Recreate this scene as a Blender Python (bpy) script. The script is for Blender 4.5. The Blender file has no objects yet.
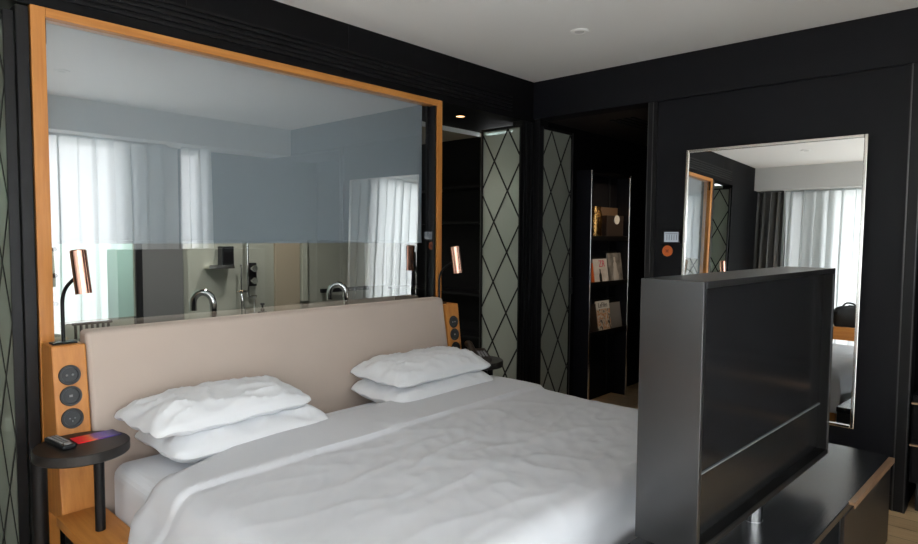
import bpy, bmesh, math, random
from mathutils import Vector, Matrix, Euler, noise
random.seed(7)
C = bpy.context.scene.collection
PI = math.pi
V = Vector

# ------------------------------------------------------------------ materials
def new_mat(name):
    m = bpy.data.materials.new(name); m.use_nodes = True
    nt = m.node_tree; nt.nodes.clear()
    out = nt.nodes.new('ShaderNodeOutputMaterial')
    return m, nt, out

def pbr(name, col, rough=.5, metal=0., spec=.5, bump=0., bscale=40., var=0., vscale=5., stretch=(1, 1, 1), emis=None, estr=0., coat=0., sheen=0.):
    """Principled material with a procedural colour variation and bump."""
    m, nt, out = new_mat(name)
    b = nt.nodes.new('ShaderNodeBsdfPrincipled')
    nt.links.new(b.outputs[0], out.inputs[0])
    b.inputs['Base Color'].default_value = (*col, 1)
    b.inputs['Roughness'].default_value = rough
    b.inputs['Metallic'].default_value = metal
    b.inputs['Specular IOR Level'].default_value = spec
    if coat: b.inputs['Coat Weight'].default_value = coat
    if sheen: b.inputs['Sheen Weight'].default_value = sheen
    if emis:
        b.inputs['Emission Color'].default_value = (*emis, 1)
        b.inputs['Emission Strength'].default_value = estr
    tc = nt.nodes.new('ShaderNodeTexCoord')
    mp = nt.nodes.new('ShaderNodeMapping'); mp.inputs['Scale'].default_value = stretch
    nt.links.new(tc.outputs['Object'], mp.inputs[0])
    if var:
        n = nt.nodes.new('ShaderNodeTexNoise'); n.inputs['Scale'].default_value = vscale; n.inputs['Detail'].default_value = 5
        nt.links.new(mp.outputs[0], n.inputs['Vector'])
        r = nt.nodes.new('ShaderNodeMapRange'); r.inputs[3].default_value = 1 - var; r.inputs[4].default_value = 1 + var
        nt.links.new(n.outputs['Fac'], r.inputs[0])
        h = nt.nodes.new('ShaderNodeHueSaturation'); h.inputs['Color'].default_value = (*col, 1)
        nt.links.new(r.outputs[0], h.inputs['Value']); nt.links.new(h.outputs[0], b.inputs['Base Color'])
    if bump:
        n = nt.nodes.new('ShaderNodeTexNoise'); n.inputs['Scale'].default_value = bscale; n.inputs['Detail'].default_value = 4
        nt.links.new(mp.outputs[0], n.inputs['Vector'])
        bp = nt.nodes.new('ShaderNodeBump'); bp.inputs['Strength'].default_value = bump; bp.inputs['Distance'].default_value = .01
        nt.links.new(n.outputs['Fac'], bp.inputs['Height']); nt.links.new(bp.outputs[0], b.inputs['Normal'])
    return m

def wood(name, c1, c2, axis='z', rough=.45, scale=1.):
    m, nt, out = new_mat(name)
    b = nt.nodes.new('ShaderNodeBsdfPrincipled'); b.inputs['Roughness'].default_value = rough
    nt.links.new(b.outputs[0], out.inputs[0])
    tc = nt.nodes.new('ShaderNodeTexCoord'); mp = nt.nodes.new('ShaderNodeMapping')
    s = {'x': (1.2, 22, 22), 'y': (22, 1.2, 22), 'z': (22, 22, 1.2)}[axis]
    mp.inputs['Scale'].default_value = [k * scale for k in s]
    nt.links.new(tc.outputs['Object'], mp.inputs[0])
    n = nt.nodes.new('ShaderNodeTexNoise'); n.inputs['Scale'].default_value = 2.2; n.inputs['Detail'].default_value = 8; n.inputs['Roughness'].default_value = .65
    nt.links.new(mp.outputs[0], n.inputs['Vector'])
    r = nt.nodes.new('ShaderNodeValToRGB'); r.color_ramp.elements[0].position = .3; r.color_ramp.elements[1].position = .72
    r.color_ramp.elements[0].color = (*c1, 1); r.color_ramp.elements[1].color = (*c2, 1)
    nt.links.new(n.outputs['Fac'], r.inputs[0]); nt.links.new(r.outputs[0], b.inputs['Base Color'])
    bp = nt.nodes.new('ShaderNodeBump'); bp.inputs['Strength'].default_value = .05
    nt.links.new(n.outputs['Fac'], bp.inputs['Height']); nt.links.new(bp.outputs[0], b.inputs['Normal'])
    return m

def floor_mat():
    m, nt, out = new_mat('oak_floor')
    b = nt.nodes.new('ShaderNodeBsdfPrincipled'); b.inputs['Roughness'].default_value = .38
    nt.links.new(b.outputs[0], out.inputs[0])
    tc = nt.nodes.new('ShaderNodeTexCoord')
    mp = nt.nodes.new('ShaderNodeMapping'); mp.inputs['Rotation'].default_value = (0, 0, PI / 2)
    nt.links.new(tc.outputs['Object'], mp.inputs[0])
    br = nt.nodes.new('ShaderNodeTexBrick')
    br.inputs['Color1'].default_value = (.58, .38, .20, 1); br.inputs['Color2'].default_value = (.72, .50, .27, 1); br.inputs['Mortar'].default_value = (.10, .05, .02, 1)
    br.inputs['Scale'].default_value = 1; br.inputs['Mortar Size'].default_value = .0018; br.inputs['Brick Width'].default_value = 1.3; br.inputs['Row Height'].default_value = .14
    nt.links.new(mp.outputs[0], br.inputs['Vector'])
    mp2 = nt.nodes.new('ShaderNodeMapping'); mp2.inputs['Scale'].default_value = (25, 1.5, 1)
    nt.links.new(tc.outputs['Object'], mp2.inputs[0])
    n = nt.nodes.new('ShaderNodeTexNoise'); n.inputs['Scale'].default_value = 3; n.inputs['Detail'].default_value = 6
    nt.links.new(mp2.outputs[0], n.inputs['Vector'])
    mx = nt.nodes.new('ShaderNodeMix'); mx.data_type = 'RGBA'; mx.blend_type = 'OVERLAY'; mx.inputs[0].default_value = .35
    nt.links.new(br.outputs['Color'], mx.inputs[6]); nt.links.new(n.outputs['Fac'], mx.inputs[7])
    nt.links.new(mx.outputs[2], b.inputs['Base Color'])
    return m

def glass_mix(name, refl, tint=(1, 1, 1), rough=.0, diffuse=None, dfac=0., tfac=0.):
    """Thin pane: part mirror-like reflection, part see-through, optionally part frosted."""
    m, nt, out = new_mat(name)
    tr = nt.nodes.new('ShaderNodeBsdfTransparent'); tr.inputs[0].default_value = (*tint, 1)
    last = tr.outputs[0]
    if dfac:
        df = nt.nodes.new('ShaderNodeBsdfDiffuse'); df.inputs[0].default_value = (*diffuse, 1)
        tl = nt.nodes.new('ShaderNodeBsdfTranslucent'); tl.inputs[0].default_value = (*diffuse, 1)
        mm = nt.nodes.new('ShaderNodeMixShader'); mm.inputs[0].default_value = tfac
        nt.links.new(df.outputs[0], mm.inputs[1]); nt.links.new(tl.outputs[0], mm.inputs[2])
        mx = nt.nodes.new('ShaderNodeMixShader'); mx.inputs[0].default_value = dfac
        nt.links.new(last, mx.inputs[1]); nt.links.new(mm.outputs[0], mx.inputs[2]); last = mx.outputs[0]
    if refl:
        gl = nt.nodes.new('ShaderNodeBsdfGlossy'); gl.inputs['Roughness'].default_value = rough; gl.inputs[0].default_value = (1, 1, 1, 1)
        mx = nt.nodes.new('ShaderNodeMixShader'); mx.inputs[0].default_value = refl
        nt.links.new(last, mx.inputs[1]); nt.links.new(gl.outputs[0], mx.inputs[2]); last = mx.outputs[0]
    nt.links.new(last, out.inputs[0])
    return m

def cloth_sheer(name, col, trans, tl):
    m, nt, out = new_mat(name)
    t = nt.nodes.new('ShaderNodeBsdfTransparent')
    d = nt.nodes.new('ShaderNodeBsdfDiffuse'); d.inputs[0].default_value = (*col, 1)
    l = nt.nodes.new('ShaderNodeBsdfTranslucent'); l.inputs[0].default_value = (*col, 1)
    a = nt.nodes.new('ShaderNodeMixShader'); a.inputs[0].default_value = tl
    nt.links.new(d.outputs[0], a.inputs[1]); nt.links.new(l.outputs[0], a.inputs[2])
    b = nt.nodes.new('ShaderNodeMixShader'); b.inputs[0].default_value = 1 - trans
    nt.links.new(t.outputs[0], b.inputs[1]); nt.links.new(a.outputs[0], b.inputs[2])
    nt.links.new(b.outputs[0], out.inputs[0])
    return m

M = {}
M['black'] = pbr('black_paint', (.0028, .0028, .0036), .6, spec=.16, var=.1)
M['wallB'] = pbr('charcoal_panel', (.0046, .0049, .0074), .5, spec=.24, var=.12, vscale=3)
M['blackmetal'] = pbr('black_metal', (.0062, .0062, .0070), .42, .2, .35)
M['trimgrey'] = pbr('dark_bronze_trim', (.10, .10, .10), .3, .8)
M['ceil'] = pbr('ceiling_paint', (.88, .87, .85), .9)
M['soffit'] = pbr('soffit_paint', (.62, .62, .61), .9)
M['oak'] = wood('oak_veneer', (.46, .165, .030), (.62, .265, .058), 'z', .42)
M['oakx'] = wood('oak_veneer_long', (.46, .165, .030), (.62, .265, .058), 'x', .42)
M['oaky'] = wood('oak_veneer_deep', (.46, .165, .030), (.62, .265, .058), 'y', .42)
M['floor'] = floor_mat()
M['tile'] = pbr('grey_tile', (.10, .105, .10), .35, var=.15)
M['linen'] = pbr('white_bed_linen', (.62, .63, .66), .85, bump=.06, bscale=350, sheen=.1)
M['pillow'] = pbr('white_pillow_cotton', (.76, .775, .80), .8, bump=.05, bscale=350, sheen=.1)
M['mattress'] = pbr('white_mattress_sheet', (.70, .715, .75), .85)
M['headboard'] = pbr('taupe_upholstery', (.50, .415, .355), .75, bump=.08, bscale=500, var=.04)
M['copper'] = pbr('polished_copper', (.86, .46, .34), .18, 1.)
M['chrome'] = pbr('chrome', (.85, .85, .85), .08, 1.)
M['chromeb'] = pbr('brushed_chrome', (.80, .78, .74), .16, 1.)
M['mirror'] = pbr('mirror_silver', (.90, .92, .915), .0, 1.)
M['steel'] = pbr('dark_patinated_steel', (.10, .099, .10), .28, .9, var=.2, vscale=2.5, bump=.03, bscale=60)
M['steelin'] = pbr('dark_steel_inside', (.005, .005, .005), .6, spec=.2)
M['screen'] = pbr('tv_screen_glass', (.012, .012, .013), .16, 0., .6)
M['grille'] = pbr('speaker_cloth', (.014, .014, .014), .22, 0., .6, bump=.03, bscale=900)
M['console'] = pbr('black_stained_oak', (.018, .019, .022), .24, 0., .9, var=.3, vscale=12, stretch=(.3, 4, 4))
M['brown'] = pbr('dark_brown_leather', (.035, .026, .022), .5, bump=.1, bscale=200)
M['brass'] = pbr('aged_brass', (.62, .42, .27), .35, .85)
M['tabletop'] = pbr('black_ash_tabletop', (.017, .015, .014), .42, var=.3, vscale=20)
M['plastic'] = pbr('black_plastic', (.009, .0105, .0125), .4)
M['key'] = pbr('grey_keys', (.25, .25, .25), .5)
M['bathwall'] = pbr('bathroom_grey_green_wall', (.36, .37, .315), .5, var=.08)
M['bathbeige'] = pbr('bathroom_beige_panel', (.40, .34, .25), .5)
M['bathpale'] = pbr('bathroom_pale_trim', (.42, .43, .36), .5)
M['greydoor'] = pbr('grey_door_paint', (.24, .24, .235), .5)
M['white'] = pbr('white_lacquer', (.78, .80, .79), .4)
M['ceramic'] = pbr('white_ceramic', (.75, .76, .74), .15)
M['blind'] = pbr('grey_blue_blind_fabric', (.335, .385, .42), .8)
M['mint'] = glass_mix('mint_frosted_glass', .03, (.75, .9, .85), .05, (.72, .90, .86), .90, .5)
M['coated'] = glass_mix('half_mirrored_glass', .27, (.96, .97, .98))
M['clear'] = glass_mix('clear_glass', 0, (.98, .99, .99))
M['window'] = glass_mix('window_pane', .03, (.98, .98, .98))
M['lattglass'] = glass_mix('hammered_lattice_glass', .10, (.75, .85, .82), .25, (.54, .56, .49), .66, .45)
M['sheer'] = cloth_sheer('sheer_voile', (.67, .70, .70), .08, .60)
M['drape'] = pbr('charcoal_drape', (.10, .10, .098), .9, bump=.05, bscale=300)
M['gold'] = pbr('hammered_gold', (.75, .42, .14), .25, 1., bump=.5, bscale=60)
M['orange'] = pbr('orange_enamel', (.75, .16, .03), .4)
M['orangedark'] = pbr('orange_mark', (.40, .06, .015), .5)
M['lcd'] = pbr('thermostat_screen', (.10, .12, .14), .2, emis=(.55, .62, .68), estr=.28)
M['lcddark'] = pbr('thermostat_digits', (.05, .06, .07), .4)
M['lampwarm'] = pbr('warm_lamp', (.9, .7, .5), .5, emis=(1, .55, .25), estr=2.2)
M['addedlamp'] = pbr('added_white_lamp', (.9, .9, .9), .5, emis=(1, .95, .88), estr=4.)  # glowing lens shared by the fill lamps added to the bathroom
M['bag'] = pbr('black_nylon_bag', (.012, .012, .013), .6, bump=.2, bscale=90)

# ------------------------------------------------------------------ mesh helpers
class MB:
    def __init__(s): s.bm = bmesh.new(); s.mats = []
    def mi(s, m):
        if m is None: return 0
        if m not in s.mats: s.mats.append(m)
        return s.mats.index(m)
    def box(s, x0, x1, y0, y1, z0, z1, mat=None, mx=None):
        vs = [s.bm.verts.new(p) for p in ((x0, y0, z0), (x1, y0, z0), (x1, y1, z0), (x0, y1, z0), (x0, y0, z1), (x1, y0, z1), (x1, y1, z1), (x0, y1, z1))]
        if mx is not None:
            for v in vs: v.co = mx @ v.co
        i = s.mi(mat)
        for f in ((3, 2, 1, 0), (4, 5, 6, 7), (0, 1, 5, 4), (1, 2, 6, 5), (2, 3, 7, 6), (3, 0, 4, 7)):
            fc = s.bm.faces.new([vs[k] for k in f]); fc.material_index = i
        return s
    def hexa(s, pts, mat=None):
        vs = [s.bm.verts.new(p) for p in pts]; i = s.mi(mat)
        for f in ((3, 2, 1, 0), (4, 5, 6, 7), (0, 1, 5, 4), (1, 2, 6, 5), (2, 3, 7, 6), (3, 0, 4, 7)):
            fc = s.bm.faces.new([vs[k] for k in f]); fc.material_index = i
        return s
    def lathe(s, prof, n=40, mx=None, mat=None, smooth=True):
        """prof: list of (r, z), closed on the axis at both ends."""
        i = s.mi(mat); rings = []
        for r, z in prof:
            if r < 1e-6: rings.append([s.bm.verts.new((0, 0, z))])
            else: rings.append([s.bm.verts.new((r * math.cos(2 * PI * k / n), r * math.sin(2 * PI * k / n), z)) for k in range(n)])
        if mx is not None:
            for R in rings:
                for v in R: v.co = mx @ v.co
        for a, b in zip(rings, rings[1:]):
            for k in range(n):
                k2 = (k + 1) % n
                if len(a) == 1 and len(b) == 1: continue
                if len(a) == 1: f = [a[0], b[k2], b[k]]
                elif len(b) == 1: f = [a[k], a[k2], b[0]]
                else: f = [a[k], a[k2], b[k2], b[k]]
                fc = s.bm.faces.new(f); fc.smooth = smooth; fc.material_index = i
        return s
    def cyl(s, a, b, r, n=24, mat=None, r2=None):
        a = V(a); b = V(b); d = b - a
        mx = Matrix.Translation(a) @ d.to_track_quat('Z', 'Y').to_matrix().to_4x4()
        L = d.length; r2 = r if r2 is None else r2
        e = min(r, L) * .08
        return s.lathe([(0, 0), (r - e, 0), (r, e), (r2, L - e), (r2 - e, L), (0, L)], n, mx, mat)
    def tube(s, pts, r, n=12, mat=None, smooth_steps=0):
        pts = [V(p) for p in pts]; i = s.mi(mat)
        if smooth_steps:
            q = []
            for k in range(len(pts) - 1):
                p0 = pts[max(k - 1, 0)]; p1 = pts[k]; p2 = pts[k + 1]; p3 = pts[min(k + 2, len(pts) - 1)]
                for j in range(smooth_steps):
                    t = j / smooth_steps
                    q.append(.5 * ((2 * p1) + (p2 - p0) * t + (2 * p0 - 5 * p1 + 4 * p2 - p3) * t * t + (3 * p1 - p0 - 3 * p2 + p3) * t ** 3))
            q.append(pts[-1]); pts = q
        up = None; rings = []
        for k, p in enumerate(pts):
            d = (pts[min(k + 1, len(pts) - 1)] - pts[max(k - 1, 0)]).normalized()
            if up is None: up = d.orthogonal().normalized()
            up = (up - d * up.dot(d)).normalized(); sd = d.cross(up)
            rings.append([s.bm.verts.new(p + (up * math.cos(2 * PI * j / n) + sd * math.sin(2 * PI * j / n)) * r) for j in range(n)])
        for a, b in zip(rings, rings[1:]):
            for j in range(n):
                fc = s.bm.faces.new((a[j], a[(j + 1) % n], b[(j + 1) % n], b[j])); fc.smooth = True; fc.material_index = i
        for R, rev in ((rings[0], True), (rings[-1], False)):
            fc = s.bm.faces.new(list(reversed(R)) if rev else R); fc.material_index = i
        return s
    def grid(s, fn, nu, nv, mat=None, smooth=True):
        i = s.mi(mat)
        vs = [[s.bm.verts.new(fn(u / nu, v / nv)) for v in range(nv + 1)] for u in range(nu + 1)]
        for u in range(nu):
            for v in range(nv):
                fc = s.bm.faces.new((vs[u][v], vs[u + 1][v], vs[u + 1][v + 1], vs[u][v + 1])); fc.smooth = smooth; fc.material_index = i
        return s
    def build(s, name, mat=None, parent=None, bevel=0., seg=2, sub=0, solid=0., loc=None):
        me = bpy.data.meshes.new(name)
        bmesh.ops.recalc_face_normals(s.bm, faces=s.bm.faces[:])
        for e in s.bm.edges:
            if len(e.link_faces) == 2 and e.calc_face_angle(0) > .6: e.smooth = False
        s.bm.to_mesh(me); s.bm.free()
        ms = s.mats or [mat]
        if s.mats and mat is not None and mat not in s.mats: ms = s.mats
        for m in ms: me.materials.append(m)
        o = bpy.data.objects.new(name, me); C.objects.link(o)
        if loc: o.location = loc
        if parent is not None: o.parent = parent
        if solid:
            md = o.modifiers.new('thick', 'SOLIDIFY'); md.thickness = solid; md.offset = 0
        if bevel:
            md = o.modifiers.new('bevel', 'BEVEL'); md.width = bevel; md.segments = seg; md.limit_method = 'ANGLE'; md.angle_limit = math.radians(40)
        if sub:
            md = o.modifiers.new('sub', 'SUBSURF'); md.levels = sub; md.render_levels = sub
        return o

def box(name, x0, x1, y0, y1, z0, z1, mat, parent=None, bevel=0.):
    return MB().box(x0, x1, y0, y1, z0, z1).build(name, mat, parent, bevel)

def tag(o, label, cat, group=None, kind=None):
    o['label'] = label; o['category'] = cat
    if group: o['group'] = group
    if kind: o['kind'] = kind
    return o

def thing(name, label, cat, loc=(0, 0, 0), rz=0., group=None):
    o = bpy.data.objects.new(name, None); C.objects.link(o); o.empty_display_size = .05
    o.location = loc; o.rotation_euler = (0, 0, rz)
    return tag(o, label, cat, group)

def struct(o, label=None, cat=None):
    o['kind'] = 'structure'
    if label: o['label'] = label; o['category'] = cat or 'wall'
    return o

def kids(o): return [c for c in o.children]
def copy_tree(o, parent=None):
    c = o.copy(); C.objects.link(c)
    if parent is not None: c.parent = parent
    for ch in kids(o): copy_tree(ch, c)
    return c

def text(name, body, size, mat, mx, parent=None, depth=.0006, align='CENTER'):
    cu = bpy.data.curves.new(name, 'FONT'); cu.body = body; cu.size = size; cu.extrude = depth
    cu.align_x = align; cu.align_y = 'CENTER'
    tmp = bpy.data.objects.new(name + '_c', cu); C.objects.link(tmp)
    dg = bpy.context.evaluated_depsgraph_get()
    me = bpy.data.meshes.new_from_object(tmp.evaluated_get(dg))
    bpy.data.objects.remove(tmp)
    me.materials.clear(); me.materials.append(mat)
    me.transform(mx)
    o = bpy.data.objects.new(name, me); C.objects.link(o)
    if parent is not None: o.parent = parent
    return o

# ------------------------------------------------------------------ dimensions (metres; floor z = 0, camera stands above the origin)
YA = 3.0       # face of the bed wall
XB = 4.148     # face of the wall with the mirror
ZC = 2.73      # ceiling
XC = -.64      # face of the curtain soffit on the bed's left
YD = -.47      # face of the curtain soffit opposite the bed

# ------------------------------------------------------------------ the setting
struct(box('floor', -1.15, 6.8, -1.05, 3.0, -.12, 0, M['floor']), 'oak plank floor of the bedroom', 'floor')
struct(box('floor', -1.15, 6.8, 3.0, 5.5, -.12, 0, M['tile']), 'grey tiled floor of the bathroom', 'floor')
struct(box('ceiling', -1.15, 4.30, -1.05, 3.15, ZC, ZC + .12, M['ceil']), 'plain pale grey ceiling over the bedroom', 'ceiling')

# bed wall: black fascia with a slotted air grille
fa = struct(box('wall_back', -1.15, XB, YA, YA + .12, 2.413, ZC, M['black']), 'black fascia wall above the bed window', 'wall')
m = MB()
for k in range(5):
    z = 2.46 + k * .026
    m.box(.15, 3.85, YA - .010, YA, z, z + .012)
m.build('air_grille', M['blackmetal'], fa)
m = MB()
for k in range(4): m.box(.4 + k * .95, .402 + k * .95, YA - .0012, YA, 2.58, ZC - .01)
m.build('panel_joint', M['plastic'], fa)
struct(box('wall_back', -1.15, .10, YA, YA + .12, 0, 2.413, M['black']), 'black wall left of the lattice door', 'wall')
struct(box('wall_back', .72, 3.08, YA + .01, YA + .12, 0, 1.02, M['black']), 'low black wall behind the headboard', 'wall')
# jamb beside the wooden frame
o = struct(box('trim_1', .668, .712, YA - .014, YA + .12, 0, 2.40, M['blackmetal'], bevel=.004), 'black door jamb beside the wooden frame', 'trim')
# corner posts
m = MB(); m.box(3.992, XB, YA, YA + .1, 0, 2.413)
m.box(4.005, 4.03, YA - .014, YA, 0, 2.40).box(4.05, 4.075, YA - .010, YA, 0, 2.40).box(4.10, 4.112, YA - .010, YA, 0, 2.40)
struct(m.build('trim_2', M['blackmetal'], None, .003), 'black fluted corner post between the two lattice doors', 'trim')
m = MB(); m.box(XB, XB + .11, 2.945, YA + .1, 0, 2.44)
m.box(XB - .012, XB, 2.95, 2.965, 0, 2.42)
struct(m.build('trim_3', M['blackmetal'], None, .003), 'black post at the hallway side of the corner', 'trim')

# mirror wall
struct(box('wall_right', XB - .018, XB + .14, -1.05, YA, 2.44, ZC, M['wallB'], bevel=.003), 'charcoal beam over the mirror wall', 'wall')
struct(box('wall_right', XB, XB + .12, .53, 1.955, 0, 2.44, M['wallB']), 'charcoal panel wall behind the leaning mirror', 'wall')
m = MB(); m.box(XB - .004, XB + .12, 1.958, 2.022, 0, 2.44, M['blackmetal'])
m.box(XB - .010, XB - .004, 1.985, 1.990, 0, 2.44, M['trimgrey']).box(XB - .004, XB + .115, 2.022, 2.027, 0, 2.44, M['trimgrey'])
struct(m.build('trim_4'), 'black jamb with metal edge at the hallway opening', 'trim')
m = MB(); m.box(XB - .012, XB + .12, .465, .53, 0, 2.44, M['blackmetal'])
m.box(XB - .017, XB - .012, .520, .526, 0, 2.44, M['trimgrey']).box(XB - .017, XB - .012, .469, .474, 0, 2.44, M['trimgrey'])
struct(m.build('trim_5'), 'black pillar with two thin metal strips right of the mirror', 'trim')
struct(box('baseboard_right', XB - .012, XB, .53, 1.958, 0, .08, M['blackmetal'], bevel=.002), 'black baseboard under the mirror', 'baseboard')
struct(box('wall_right', XB + .62, XB + .72, -1.05, .53, 0, 2.44, M['black']), 'black back of the minibar niche', 'wall')
struct(box('wall_right', XB + .12, XB + .72, .47, .53, 0, 2.44, M['black']), 'black side of the minibar niche', 'wall')
struct(box('ceiling', XB + .14, XB + .72, -1.05, .53, 2.44, 2.56, M['black']), 'black top of the minibar niche', 'ceiling')

# hallway behind the mirror wall
struct(box('wall_hall', XB + .11, 6.8, 2.975, 3.075, 0, 2.44, M['black']), 'black hallway wall behind the magazine rack', 'wall')
struct(box('wall_hall', XB + .12, 6.8, 1.85, 1.955, 0, 2.44, M['black']), 'black hallway wall behind the mirror', 'wall')
struct(box('wall_hall', 6.7, 6.8, 1.955, 2.975, 0, 2.44, M['black']), 'black far end of the hallway', 'wall')
hc = struct(box('ceiling', XB + .14, 6.8, 1.85, 3.075, 2.44, 2.56, M['brown']), 'dark brown hallway ceiling', 'ceiling')
m = MB()
for k in range(4): m.box(XB + .4, 6.6, 2.35 + k * .06, 2.37 + k * .06, 2.432, 2.44)
m.build('air_grille', M['plastic'], hc)

# wardrobe recess and bathroom behind the bed wall
YB = 5.2
struct(box('wall_bathroom', -.2, 4.72, YB, YB + .1, 0, 2.46, M['bathwall']), 'grey green bathroom wall', 'wall')
struct(box('wall_bathroom', -.3, -.2, 3.12, YB + .1, 0, 2.46, M['bathwall']), 'bathroom side wall past the lattice door', 'wall')
ww = struct(box('wall_bathroom', 4.62, 4.72, 3.075, YB, 0, 2.46, M['black']), 'black wardrobe wall in the recess', 'wall')
m = MB()
for z in (.55, .95, 1.62, 1.95): m.box(4.34, 4.62, 3.5, 5.0, z, z + .025)
m.box(4.34, 4.62, 3.5, 3.52, 0, 2.1)
m.build('wardrobe_shelf', M['black'], ww)
struct(box('ceiling', -.3, 4.72, 4.0, YB + .1, 2.46, 2.56, M['bathbeige']), 'beige bathroom ceiling', 'ceiling')
struct(box('ceiling', -.3, 4.72, 3.12, 4.0, 2.50, 2.60, M['black']), 'black ceiling of the wardrobe recess', 'ceiling')
struct(box('trim_6', .3, 4.62, 3.985, 4.0, 2.46, 2.50, M['white']), 'white bulkhead edge in the bathroom ceiling', 'trim')

# beige panel and pale trim on the bathroom wall
struct(box('trim_7', 3.12, 3.38, YB - .03, YB, 0, 2.46, M['bathbeige']), 'beige panel on the bathroom wall', 'trim')
struct(box('trim_8', 3.40, 3.455, YB - .05, YB, .87, 2.46, M['bathpale']), 'pale upright strip on the bathroom wall', 'trim')

# ------------------------------------------------------------------ the framed window over the bed
w = bpy.data.objects.new('window_1', None); C.objects.link(w); struct(w, 'oak framed glass window into the bathroom over the bed', 'window')
m = MB()
y0, y1 = YA - .012, YA + .07
m.box(.718, .770, y0, y1, 0, 2.412, M['oak']).box(3.034, 3.078, y0, y1, 0, 2.412, M['oak'])
m.box(.770, 3.034, y0, y1, 2.374, 2.412, M['oakx'])
m.box(.770, 3.018, y0, y1, 1.02, 1.04, M['blackmetal'])
m.build('window_frame', None, w, .002)
m = MB()
m.box(.770, 3.018, YA + .010, YA + .022, 1.04, 2.374, M['clear'])
m.bm.faces.ensure_lookup_table()
ci = m.mi(M['coated'])
for f in m.bm.faces:
    if abs(f.calc_center_median().y - (YA + .010)) < 1e-4: f.material_index = ci
m.build('window_glass', None, w)
m = MB(); m.box(3.018, 3.034, YA + .002, YA + .07, 1.04, 2.374).box(2.998, 3.018, YA + .054, YA + .07, 1.04, 2.374); m.box(.770, .7735, YA - .004, YA + .008, 2.27, 2.37)
m.build('blind_channel', M['blackmetal'], w)

b = thing('roller_blind', 'grey blue roller blind lowered behind the upper glass over the bed', 'blind', (1.88, YA + .10, 2.44))
MB().box(-1.105, 1.112, -.0015, .0015, -.972, -.03).build('blind_fabric', M['blind'], b)
MB().box(-1.105, 1.112, -.006, .006, -.985, -.970).build('bottom_bar', M['blind'], b, .002)
MB().cyl((-1.105, 0, -.028), (1.112, 0, -.028), .026).build('roller_tube', M['blackmetal'], b)

# ------------------------------------------------------------------ lattice glass doors (each leaf stands open at 90 degrees)
def lattice_door(name, label, base, rz, width, height, phase):
    d = bpy.data.objects.new(name, None); C.objects.link(d); struct(d, label, 'door')
    d.location = base; d.rotation_euler = (0, 0, rz)
    t = .036
    m = MB(); m.box(0, .014, -t / 2, t / 2, .02, height).box(width - .012, width, -t / 2, t / 2, .02, height)
    m.box(.014, width - .012, -t / 2, t / 2, .02, .06).box(.014, width - .012, -t / 2, t / 2, height - .018, height)
    m.build('door_frame', M['blackmetal'], d, .002)
    m = MB(); m.box(width - .016, width + .002, -t / 2 - .002, -t / 2 + .001, .02, height); m.box(width + .0, width + .003, -t / 2, t / 2, .02, height)
    m.build('metal_edge', M['trimgrey'], d)
    box('glass_pane', .014, width - .012, -.004, .004, .06, height - .018, M['lattglass'], d)
    # diamond lattice
    m = MB(); a0, a1, z0, z1 = .014, width - .012, .06, height - .018
    du, dz = .137, .245
    def seg(p, q):
        # clip a diagonal to the pane
        (u0, w0), (u1, w1) = p, q
        t0, t1 = 0., 1.
        for lo, hi, s0, s1 in ((a0, a1, u0, u1), (z0, z1, w0, w1)):
            dd = s1 - s0
            if abs(dd) < 1e-9: continue
            ta, tb = (lo - s0) / dd, (hi - s0) / dd
            if ta > tb: ta, tb = tb, ta
            t0, t1 = max(t0, ta), min(t1, tb)
        if t1 - t0 < 1e-4: return
        A = V((u0 + (u1 - u0) * t0, 0, w0 + (w1 - w0) * t0)); B = V((u0 + (u1 - u0) * t1, 0, w0 + (w1 - w0) * t1))
        dr = (B - A).normalized(); nrm = V((-dr.z, 0, dr.x)) * .0062
        for s in (-1, 1):
            m.hexa([A + nrm * k1 + V((0, yy, 0)) if e == 0 else B + nrm * k1 + V((0, yy, 0))
                    for yy in ((.0035 * s), (.0065 * s)) for e, k1 in ((0, -1), (1, -1), (1, 1), (0, 1))])
    for k in range(-14, 26):
        for s in (-1, 1):
            uu = phase; zz = height - .018 + k * 2 * dz - 8 * dz
            seg((uu - 8 * du, zz - 8 * dz * s), (uu + 8 * du, zz + 8 * dz * s))
    m.build('lattice', M['blackmetal'], d)
    m = MB(); m.box(width - .03, width - .004, -t / 2 - .022, -t / 2, 1.02, 1.16)
    m.build('door_handle', M['plastic'], d, .003)
    return d
# local +x runs from the hinge into the depth
lattice_door('door_2', 'lattice glass door leaf between bed window and corner', (3.972, YA - .012, 0), PI / 2, .405, 2.375, .137)
lattice_door('door_3', 'greenish lattice glass door leaf at the hallway opening', (XB - .008, 2.925, 0), 0, .44, 2.375, .137)
lattice_door('door_1', 'lattice glass door leaf left of the oak frame', (.647, YA + .002, 0), PI / 2, .55, 2.375, .2)
lattice_door('door_6', 'lattice glass door leaf at the far side of the opening, seen in the mirror', (.125, YA + .01, 0), PI / 2, .405, 2.375, .137)

# ------------------------------------------------------------------ windows, soffits and curtains behind the camera
struct(box('trim_9', -1.15, XC, -1.05, YA, 2.43, ZC, M['soffit']), 'pale grey curtain soffit along the side windows', 'trim')
struct(box('trim_10', XC, 4.13, -1.05, YD, 2.43, ZC, M['soffit']), 'pale grey curtain soffit along the front windows', 'trim')
XW, YW = -.97, -.87
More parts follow.
